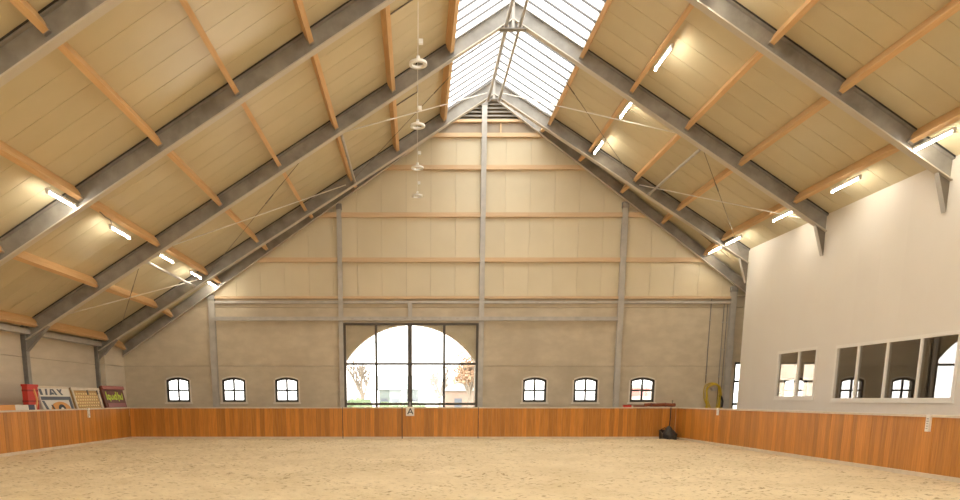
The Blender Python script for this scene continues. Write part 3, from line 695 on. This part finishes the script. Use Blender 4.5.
# ---- letter signs
def bars(mb, strokes, P, w, off):
    for (s0, h0), (s1, h1) in strokes:
        mb.beam(P(s0,h0,off), P(s1,h1,off), w, 0.006, up=Vector(P(0,0,1))-Vector(P(0,0,0)))
    return mb
t = thing('letter_sign', 'white square sign with black letter A on the arena gate', 'sign', (-0.28, YK-0.06, 1.05))
MB().box(-0.47, -0.09, YK-0.06, YK-0.041, 1.04, 1.45).build('plate', MT['sign'], t)
MB().box(-0.40, -0.16, YK-0.041, YK-0.005, 1.30, 1.36).build('bracket', MT['shoe'], t)
bars(MB(), [((-0.39,1.12),(-0.27,1.38)), ((-0.27,1.38),(-0.15,1.12)), ((-0.34,1.21),(-0.20,1.21))], lambda s, h, o: (s, YK-0.062-o, h), 0.045, 0.002).build('letter_a', MT['ink'], t)
for (x, y, sg, l, h) in ((XKL, 27.9, 1, 'slim white letter sign on the left kickboard', 0.36), (XKR, 16.11, -1, 'slim white letter sign on the right kickboard below the wide window', 0.38), (XKR, 27.44, -1, 'small pale letter sign on the right kickboard below the hose', 0.26)):
    t = thing('letter_sign', l, 'sign', (x+sg*0.05, y, HK-h), 'slim letter signs')
    MB().box(min(x+sg*0.005, x+sg*0.06), max(x+sg*0.005, x+sg*0.06), y-0.06, y+0.06, HK-h, HK+0.02).build('plate', MT['sign'], t)
    q = MB()
    for k in range(5): 
        z = HK-h+0.06+k*(h-0.1)/5; q.box(min(x+sg*0.06,x+sg*0.064), max(x+sg*0.06,x+sg*0.064), y-0.03-0.01*(k%2), y+0.03, z, z+0.022)
    q.build('faded_print', MT['ink_grey'], t)

# ================================================================== JUMP FILLERS BEHIND THE LEFT KICKBOARD
def lean(xb, xt, h):   # maps (along y, up the board, out of the face) on a board leaning to the wall
    v = Vector((xt-xb, 0, h)); L = v.length; v.normalize(); n = Vector((v.z, 0, -v.x))
    return (lambda s, u, o: tuple(Vector((xb, s, -0.10)) + v*u + n*o)), L
def patch(mb, P, s0, s1, u0, u1, o0, o1):
    return mb.hexa([P(s0,u0,o0),P(s1,u0,o0),P(s1,u1,o0),P(s0,u1,o0)], [P(s0,u0,o1),P(s1,u0,o1),P(s1,u1,o1),P(s0,u1,o1)])
def poly_patch(mb, P, pts, o0, o1):
    n = len(pts); return mb.add([P(s,u,o0) for s,u in pts]+[P(s,u,o1) for s,u in pts], [tuple(range(n)), tuple(range(2*n-1,n-1,-1))]+[(i,i+n,(i+1)%n+n,(i+1)%n) for i in range(n)])
# red pillar
t = thing('jump_pillar', 'red jump pillar with gold scrolls behind the left kickboard', 'jump pillar', (-13.95, 25.45, -0.12))
MB().box(-14.05, -13.86, 25.02, 25.72, -0.12, 2.24).build('block', MT['red'], t)
MB().box(-14.07, -13.84, 25.00, 25.74, 2.24, 2.32).build('cap', MT['red'], t)
for z in (0.3, 0.8, 1.3, 1.72, 2.1): MB().box(-14.06, -13.85, 25.01, 25.73, z-0.03, z+0.03).build('moulding', MT['dark_red'], t)
s = MB()
pts = [(-13.90+0.0*k, 25.045, 0.2) for k in range(1)]
s.tube([(-13.85, 25.50+0.07*math.sin(z*8), z) for z in np.arange(0.3, 2.2, 0.06)], 0.045, 6)
s.build('gold_scroll', MT['gold'], t, True)
# painted panel
t = thing('painted_jump_panel', 'white and slate jump panel with orange painted shape', 'jump panel', (-13.5, 27.0, -0.12), 'jump panels leaning on the left wall')
P, L = lean(-13.42, -13.97, 2.38)
y0, y1 = 25.85, 28.15
patch(MB(), P, y0, y1, 0, L, -0.06, 0).build('board', MT['jump_white'], t)
patch(MB(), P, y0, y1, L-0.07, L, 0, 0.03).build('top_rail', MT['cap'], t)
q = MB(); patch(q, P, y0+0.05, y1-0.05, L-0.53, L-0.40, 0, 0.012); patch(q, P, y1-0.22, y1-0.05, 0.1, L-0.53, 0, 0.012)
poly_patch(q, P, [(y0+0.05,L-0.56),(y0+0.20,L-0.56),(y0+0.56,L-1.2),(y0+0.38,L-1.2)], 0, 0.012); q.build('slate_stripes', MT['jump_grey'], t)
q = MB(); c = (y0+y1)/2+0.15
poly_patch(q, P, [(c-0.72,L-1.2)]+[(c+0.72*math.cos(a), L-0.90+0.30*math.sin(a)) for a in np.linspace(math.pi, 0, 12)]+[(c+0.72,L-1.2)], 0, 0.014); q.build('orange_shape', MT['orange'], t)
q = MB(); poly_patch(q, P, [(c+0.05+0.28*math.cos(a), L-0.90+0.20*math.sin(a)) for a in np.linspace(0, 2*math.pi, 15)[:-1]], 0.014, 0.02)
poly_patch(q, P, [(c-0.70,L-0.72),(c-0.60,L-0.72),(c-0.36,L-1.1),(c-0.52,L-1.1)], 0.014, 0.02); q.build('black_marks', MT['ink'], t)
q = MB(); poly_patch(q, P, [(c+0.05+0.14*math.cos(a), L-0.96+0.14*math.sin(a)) for a in np.linspace(0, 2*math.pi, 13)[:-1]], 0.02, 0.026); q.build('white_mark', MT['jump_white'], t)
u0, u1 = L-0.34, L-0.11
for pts in ([(0.10,u0),(0.26,u0),(0.22,u1),(0.06,u1)], [(0.46,u0),(0.58,u0),(0.64,u1),(0.52,u1)], [(0.74,u0),(0.86,u0),(0.98,u1),(0.88,u1)], [(0.86,u0+0.02),(1.10,u0+0.02),(1.02,u0+0.10),(0.90,u0+0.10)],
            [(1.18,u0),(1.30,u0),(1.10,u1),(0.98,u1)], [(1.36,u1),(1.46,u1),(1.74,u0),(1.62,u0)], [(1.62,u1),(1.74,u1),(1.58,u0+0.08),(1.48,u0+0.08)]):
    poly_patch(MB(), P, [(y0+a, b) for a, b in pts], 0, 0.012).build('painted_letter', MT['jump_grey'], t)
# woven straw panel
t = thing('straw_jump_panel', 'straw-yellow jump panel covered in rows of small bricks', 'jump panel', (-13.5, 29.5, -0.12), 'jump panels leaning on the left wall')
y0, y1 = 28.35, 30.75
patch(MB(), P, y0, y1, 0, L-0.02, -0.06, 0).build('board', MT['tan_dark'], t)
patch(MB(), P, y0-0.05, y1+0.05, L-0.14, L-0.02, 0, 0.05).build('top_rail', MT['cap'], t)
patch(MB(), P, y1-0.16, y1, 0, L-0.14, 0, 0.045).build('side_post', MT['cap'], t)
patch(MB(), P, y0, y0+0.10, 0, L-0.14, 0, 0.045).build('side_post', MT['cap'], t)
brick = MB().hexa([P(0,0,0),P(0.17,0,0),P(0.17,0.085,0),P(0,0.085,0)], [P(0.012,0.01,0.025),P(0.158,0.01,0.025),P(0.158,0.075,0.025),P(0.012,0.075,0.025)])
b0 = Vector(P(0,0,0)); brick.v = [tuple(Vector(v)-b0) for v in brick.v]; bm_ = brick.mesh('brick', MT['tan'])
r = 0; u = 1.25
while u < L-0.25:
    sst = y0+0.14+(0.1 if r % 2 else 0)
    while sst < y1-0.34:
        link('brick', bm_, t, Vector(P(sst, u, 0.001))); sst += 0.205
    u += 0.125; r += 1
q = MB(); patch(q, P, y0+1.25, y0+1.33, L-0.32, L-0.12, 0.03, 0.06); patch(q, P, y1-0.25, y1-0.17, L-0.30, L-0.12, 0.03, 0.06); q.build('cup_hooks', MT['rod_dark'], t)
# brown panel with lime lettering
t = thing('brown_jump_panel', 'maroon-brown jump panel with lime green lettering', 'jump panel', (-13.5, 32.0, -0.12), 'jump panels leaning on the left wall')
P, L = lean(-13.42, -13.95, 2.50)
y0, y1 = 31.05, 33.25
patch(MB(), P, y0, y1, 0, L-0.04, -0.10, 0).build('board', MT['brown'], t)
patch(MB(), P, y0-0.04, y1+0.04, L-0.20, L-0.03, 0, 0.08).build('top_rail', MT['maroon'], t)
patch(MB(), P, y0+0.2, y1-0.15, L-0.98, L-0.80, 0, 0.03).build('lower_rail', MT['maroon'], t)
q = MB(); ub = L-0.66; z_ = y0+0.30
ST = [((0,0.0),(0,0.38)), ((0.12,0.20),(0.30,0.22)), ((0.30,0.22),(0.30,-0.06)), ((0.12,0.20),(0.12,0.05)), ((0.12,0.05),(0.30,0.05)), ((0.42,0.22),(0.44,0.04)), ((0.44,0.04),(0.62,0.05)), ((0.62,0.05),(0.62,0.24)), ((0.74,0.02),(0.74,0.20)),
      ((0.84,0.04),(1.02,0.04)), ((0.84,0.04),(0.84,0.22)), ((0.84,0.22),(1.02,0.22)), ((1.02,0.02),(1.02,0.38)), ((1.20,-0.06),(1.20,0.36)), ((1.20,0.20),(1.36,0.22)), ((1.36,0.22),(1.36,0.02)), ((1.46,0.22),(1.48,0.04)), ((1.48,0.04),(1.64,0.04)), ((1.64,0.04),(1.66,0.30))]
for (a, b), (c_, d_) in ST:
    q.beam(P(z_+a, ub+b, 0.008), P(z_+c_, ub+d_, 0.008), 0.075, 0.012, up=Vector(P(0,0,1))-Vector(P(0,0,0)))
q.build('lime_letters', MT['lime'], t)
# striped plank filler, far left
t = thing('striped_jump_filler', 'jump filler striped orange, white and navy behind the left kickboard', 'jump filler', (-13.6, 23.6, -0.12))
P, L = lean(-13.50, -13.56, 1.70)
patch(MB(), P, 21.0, 24.95, 0, L, -0.30, 0).build('body', MT['jump_white'], t)
for a, b, mm in ((21.0, 21.9, 'jump_white'), (21.9, 23.75, 'orange'), (24.45, 24.96, 'navy')):
    q = MB(); poly_patch(q, P, [(a+0.25,0.05),(b+0.02,0.05),(b-0.14,L+0.005),(a,L+0.005)], -0.305, 0.015); q.build('stripe', MT[mm], t)

# ================================================================== SMALL THINGS AT THE RIGHT
# yellow hose on its hanger
t = thing('garden_hose', 'yellow hose coiled on a wall hanger right of the gable', 'hose', (14.72, YG-0.1, 1.3))
q = MB()
for k in range(6):
    c = 14.74+random.uniform(-0.04,0.04); w = 0.34+random.uniform(-0.09,0.09); zt_ = 2.60-0.02*k; zb = 1.15+random.uniform(-0.12,0.2); sk_ = random.uniform(-0.16,0.16); y_ = YG-0.07-0.035*k
    path = [(c+w*math.cos(a), y_, zt_-0.33+0.33*math.sin(a)) for a in np.linspace(0, math.pi, 9)]
    path += [(c-w+sk_*0.5, y_, (zt_+zb)/2-0.1), (c-w*0.7+sk_, y_, zb+0.2)]
    path += [(c+w*0.8*math.cos(a)+sk_, y_, zb+0.12+0.22*math.sin(a)) for a in np.linspace(math.pi, 2*math.pi, 7)]
    path += [(c+w+sk_*0.5, y_, (zt_+zb)/2-0.1)]
    q.tube(path, 0.021, 6, True)
q.build('coil', MT['yellow'], t, True)
MB().cyl((14.74, YG-0.01, 2.28), (14.74, YG-0.32, 2.28), 0.09, 12).build('hanger', MT['steel_light'], t)
MB().tube([(15.05,YG-0.16,2.0),(15.16,YG-0.18,1.9),(15.22,YG-0.2,1.7),(15.2,YG-0.2,1.4)], 0.05, 6).build('nozzle', MT['black'], t)
# conduits beside it
for i, (x, z0, z1, l) in enumerate(((14.38, 2.6, 6.6, 'thin dark conduit above the yellow hose'), (15.02, 1.2, 6.35, 'thin conduit left of a pair by the right post'), (15.19, 1.2, 6.35, 'thin conduit right of a pair by the right post'))):
    t = thing('wall_conduit', l, 'conduit', (x, YG-0.03, z0), 'conduits beside the hose')
    MB().cyl((x, YG-0.03, z0), (x, YG-0.03, z1), 0.022, 6).build('pipe', MT['steel'], t, True)
    for z in np.arange(z0+0.4, z1, 1.3): MB().box(x-0.05, x+0.05, YG-0.06, YG-0.002, z-0.02, z+0.02).build('clip', MT['steel_light'], t)
# manure scoop in the corner
t = thing('manure_scoop', 'black manure scoop with upright handle in the far right corner', 'scoop', (11.37, 31.4, 0))
q = MB(); x0, x1, ya, yb_ = 11.08, 11.66, 31.12, 31.66
q.box(x0, x1, ya, yb_, -0.01, 0.03); q.hexa([(x0,ya,0.03),(x0+0.03,ya,0.03),(x0+0.03,yb_,0.03),(x0,yb_,0.03)], [(x0-0.04,ya,0.26),(x0-0.01,ya,0.26),(x0-0.01,yb_,0.42),(x0-0.04,yb_,0.42)])
q.hexa([(x1-0.03,ya,0.03),(x1,ya,0.03),(x1,yb_,0.03),(x1-0.03,yb_,0.03)], [(x1+0.01,ya,0.26),(x1+0.04,ya,0.26),(x1+0.04,yb_,0.42),(x1+0.01,yb_,0.42)])
q.hexa([(x0,yb_-0.03,0.03),(x1,yb_-0.03,0.03),(x1,yb_,0.03),(x0,yb_,0.03)], [(x0-0.04,yb_-0.03,0.42),(x1+0.04,yb_-0.03,0.42),(x1+0.04,yb_,0.42),(x0-0.04,yb_,0.42)])
q.box(x0-0.02, x1+0.02, ya-0.01, ya+0.02, 0.0, 0.22)
q.build('pan', MT['black'], t)
MB().lathe([(0.02,0.62),(0.10,0.56),(0.22,0.36),(0.30,0.16),(0.30,0.05),(0.0,0.03)], (11.40,31.38,0.0), 12).build('rake_head', MT['black'], t)
MB().tube([(11.42,31.42,0.45),(11.52,31.62,0.95),(11.58,31.78,1.42)], 0.022, 6).build('handle', MT['black'], t, True)
MB().tube([(11.08,31.60,0.40),(11.30,31.64,0.52),(11.45,31.60,0.40)], 0.02, 6).build('grip', MT['black'], t, True)
# rug roll and small red box on the kickboard
t = thing('rug_roll', 'red-brown rug roll lying on the back kickboard', 'rug', (10.9, YK+0.06, HK+0.017))
q = MB(); path = [(x_, YK+0.06+0.01*math.sin(x_*6), HK+0.105+0.008*math.sin(x_*9)) for x_ in np.linspace(10.45, 11.85, 9)]
q.tube(path, 0.078, 10); q.build('roll', MT['rust'], t, True)
MB().box(9.95, 10.55, YK-0.02, YK+0.12, HK+0.018, HK+0.085).build('flap', MT['rust'], t)
for x_ in (10.75, 11.4): MB().cyl((x_-0.02, YK+0.06, HK+0.112), (x_+0.02, YK+0.06, HK+0.112), 0.093, 10).build('strap', MT['brown'], t)
t = thing('red_box', 'small red box on the back kickboard beside the rug roll', 'box', (9.65, YK+0.05, HK))
MB().box(9.47, 9.83, YK-0.01, YK+0.12, HK, HK+0.09).build('case', MT['red'], t); MB().box(9.46, 9.84, YK-0.015, YK+0.125, HK+0.09, HK+0.11).build('lid', MT['dark_red'], t)
tag(MB().box(9.9, 11.84, YK-0.05, YK+0.16, HK+0.001, HK+0.016).build('cap_board', MT['reveal']), 'pale loose board along the kickboard top in the right corner', 'board')
t = thing('pole_stub', 'thin dark upright stub at the right back corner of the kickboard', 'stub', (11.75, YK+0.2, HK))
MB().cyl((11.75, YK+0.16, 0.9), (11.75, YK+0.16, HK+0.27), 0.022, 6).build('stem', MT['rod_dark'], t); MB().lathe([(0.0,0.0),(0.035,0.0),(0.035,0.05),(0.0,0.06)], (11.75,YK+0.16,HK+0.26), 8).build('knob', MT['rod_dark'], t)

# ================================================================== OUTSIDE, SEEN THROUGH THE GLASS
struct(MB().box(-120, 140, YG+0.4, 260, -0.6, -0.12).build('ground', MT['ground']), 'pale winter ground outside the hall', 'ground')
def bare_tree(x, y, h, label, seed, leaves=0):
    rnd = random.Random(seed); t = thing('bare_tree', label, 'tree', (x, y, -0.12), 'trees outside the glazed door')
    tr_, br, tips = MB(), MB(), []
    def grow(p, d, ln, r, lev):
        e = p+d*ln; (tr_ if lev == 0 else br).cyl(p, e, r, 5, r*0.6)
        if lev >= 4: tips.append(e); return
        for k in range(4 if lev else 6):
            dd = (d + Vector((rnd.uniform(-1,1), rnd.uniform(-1,1), rnd.uniform(-0.1,0.8)))*0.75).normalized()
            grow(p+d*ln*(0.55+0.45*rnd.random()), dd, ln*rnd.uniform(0.5,0.75), max(r*0.5, 0.03), lev+1)
    grow(Vector((x,y,-0.12)), Vector((0,0,1)), h*0.38, h*0.04, 0)
    tr_.build('trunk', MT['bark'], t); br.build('branches', MT['bark'], t)
    if leaves:
        lf = MB()
        for e in tips:
            for k in range(leaves):
                c = e+Vector((rnd.uniform(-1,1),rnd.uniform(-1,1),rnd.uniform(-1,1)))*0.35; a = Vector((rnd.uniform(-1,1),rnd.uniform(-1,1),rnd.uniform(-1,1)))*0.13; b = a.orthogonal()*0.7
                lf.add([c-a, c+b, c+a, c-b], [(0,1,2,3)])
        o = lf.build('leaves', MT['leaf'], t); o['kind'] = 'stuff'
bare_tree(-5.4, 70, 7.0, 'bare twiggy tree outside the left half of the glazed door', 3)
bare_tree(5.0, 66, 6.8, 'russet-leaved tree outside the right edge of the glazed door', 8, 3)
bare_tree(2.6, 76, 6.2, 'thin bare tree outside just right of the door centre', 14)
def shed(x0, x1, y, d, h, hr, label, m):
    t = thing('far_shed', label, 'building', ((x0+x1)/2, y, -0.12), 'buildings outside')
    MB().box(x0, x1, y, y+d, -0.12, h).build('walls', MT[m], t)
    c = (y*2+d)/2
    MB().prism([(y-0.3,h),(y+d+0.3,h),(c,h+hr)], x0-0.3, x1+0.3, 'x').build('roof', MT['shed'], t)
    n = max(2, int((x1-x0)/2.2))
    for i in range(n):
        xc = x0+(x1-x0)*(i+0.5)/n; MB().box(xc-0.45, xc+0.45, y-0.05, y+0.01, 0.7, min(h-0.4,1.9)).build('window', MT['jump_grey'], t)
shed(-4.9, -2.1, 92, 6, 3.0, 1.9, 'grey shed outside left of the door centre stile', 'shed')
shed(-1.35, 0.3, 95, 6, 3.1, 1.9, 'second grey shed outside near the door centre stile', 'shed')
shed(3.6, 9.8, 86, 7, 2.8, 1.6, 'pale brick house outside at the right half of the glazed door', 'brickhouse')
def hedge(x0, x1, y, h, label):
    rnd = random.Random(int(y)); t = thing('hedge', label, 'hedge', ((x0+x1)/2, y, -0.12), 'hedges outside')
    q = MB(); x = x0
    while x < x1:
        r = rnd.uniform(0.5, 0.9); q.lathe([(0.0,-0.1),(r,0.1),(r*1.1,h*0.5*rnd.uniform(.8,1.1)),(r*0.7,h*rnd.uniform(.8,1.1)),(0.0,h*rnd.uniform(.95,1.15))], (x, y+rnd.uniform(-.3,.3), -0.12), 7); x += r*1.1
    q.build('foliage', MT['hedge'], t)
hedge(-9.5, -4.2, 62, 1.9, 'pale green hedge outside at the left of the glazed door')
hedge(-4.0, 1.2, 88, 1.5, 'low hedge in front of the grey sheds outside')
# red and white trailer outside the last small window
t = thing('red_trailer', 'pale red horse trailer outside the right small arched window', 'trailer', (15.0, 46, -0.12))
MB().box(13.3, 16.6, 45, 47, 0.5, 2.7).build('body', MT['jump_white'], t); MB().box(13.4, 15.0, 44.97, 45.0, 2.0, 2.5).box(13.4, 14.6, 44.97, 45.0, 1.2, 1.75).build('red_lettering_panel', MT['pink'], t)
for xw in (14.2, 15.6):
    q = MB(); q.cyl((xw,44.95,0.25), (xw,45.15,0.25), 0.37, 14); q.build('wheel', MT['black'], t)
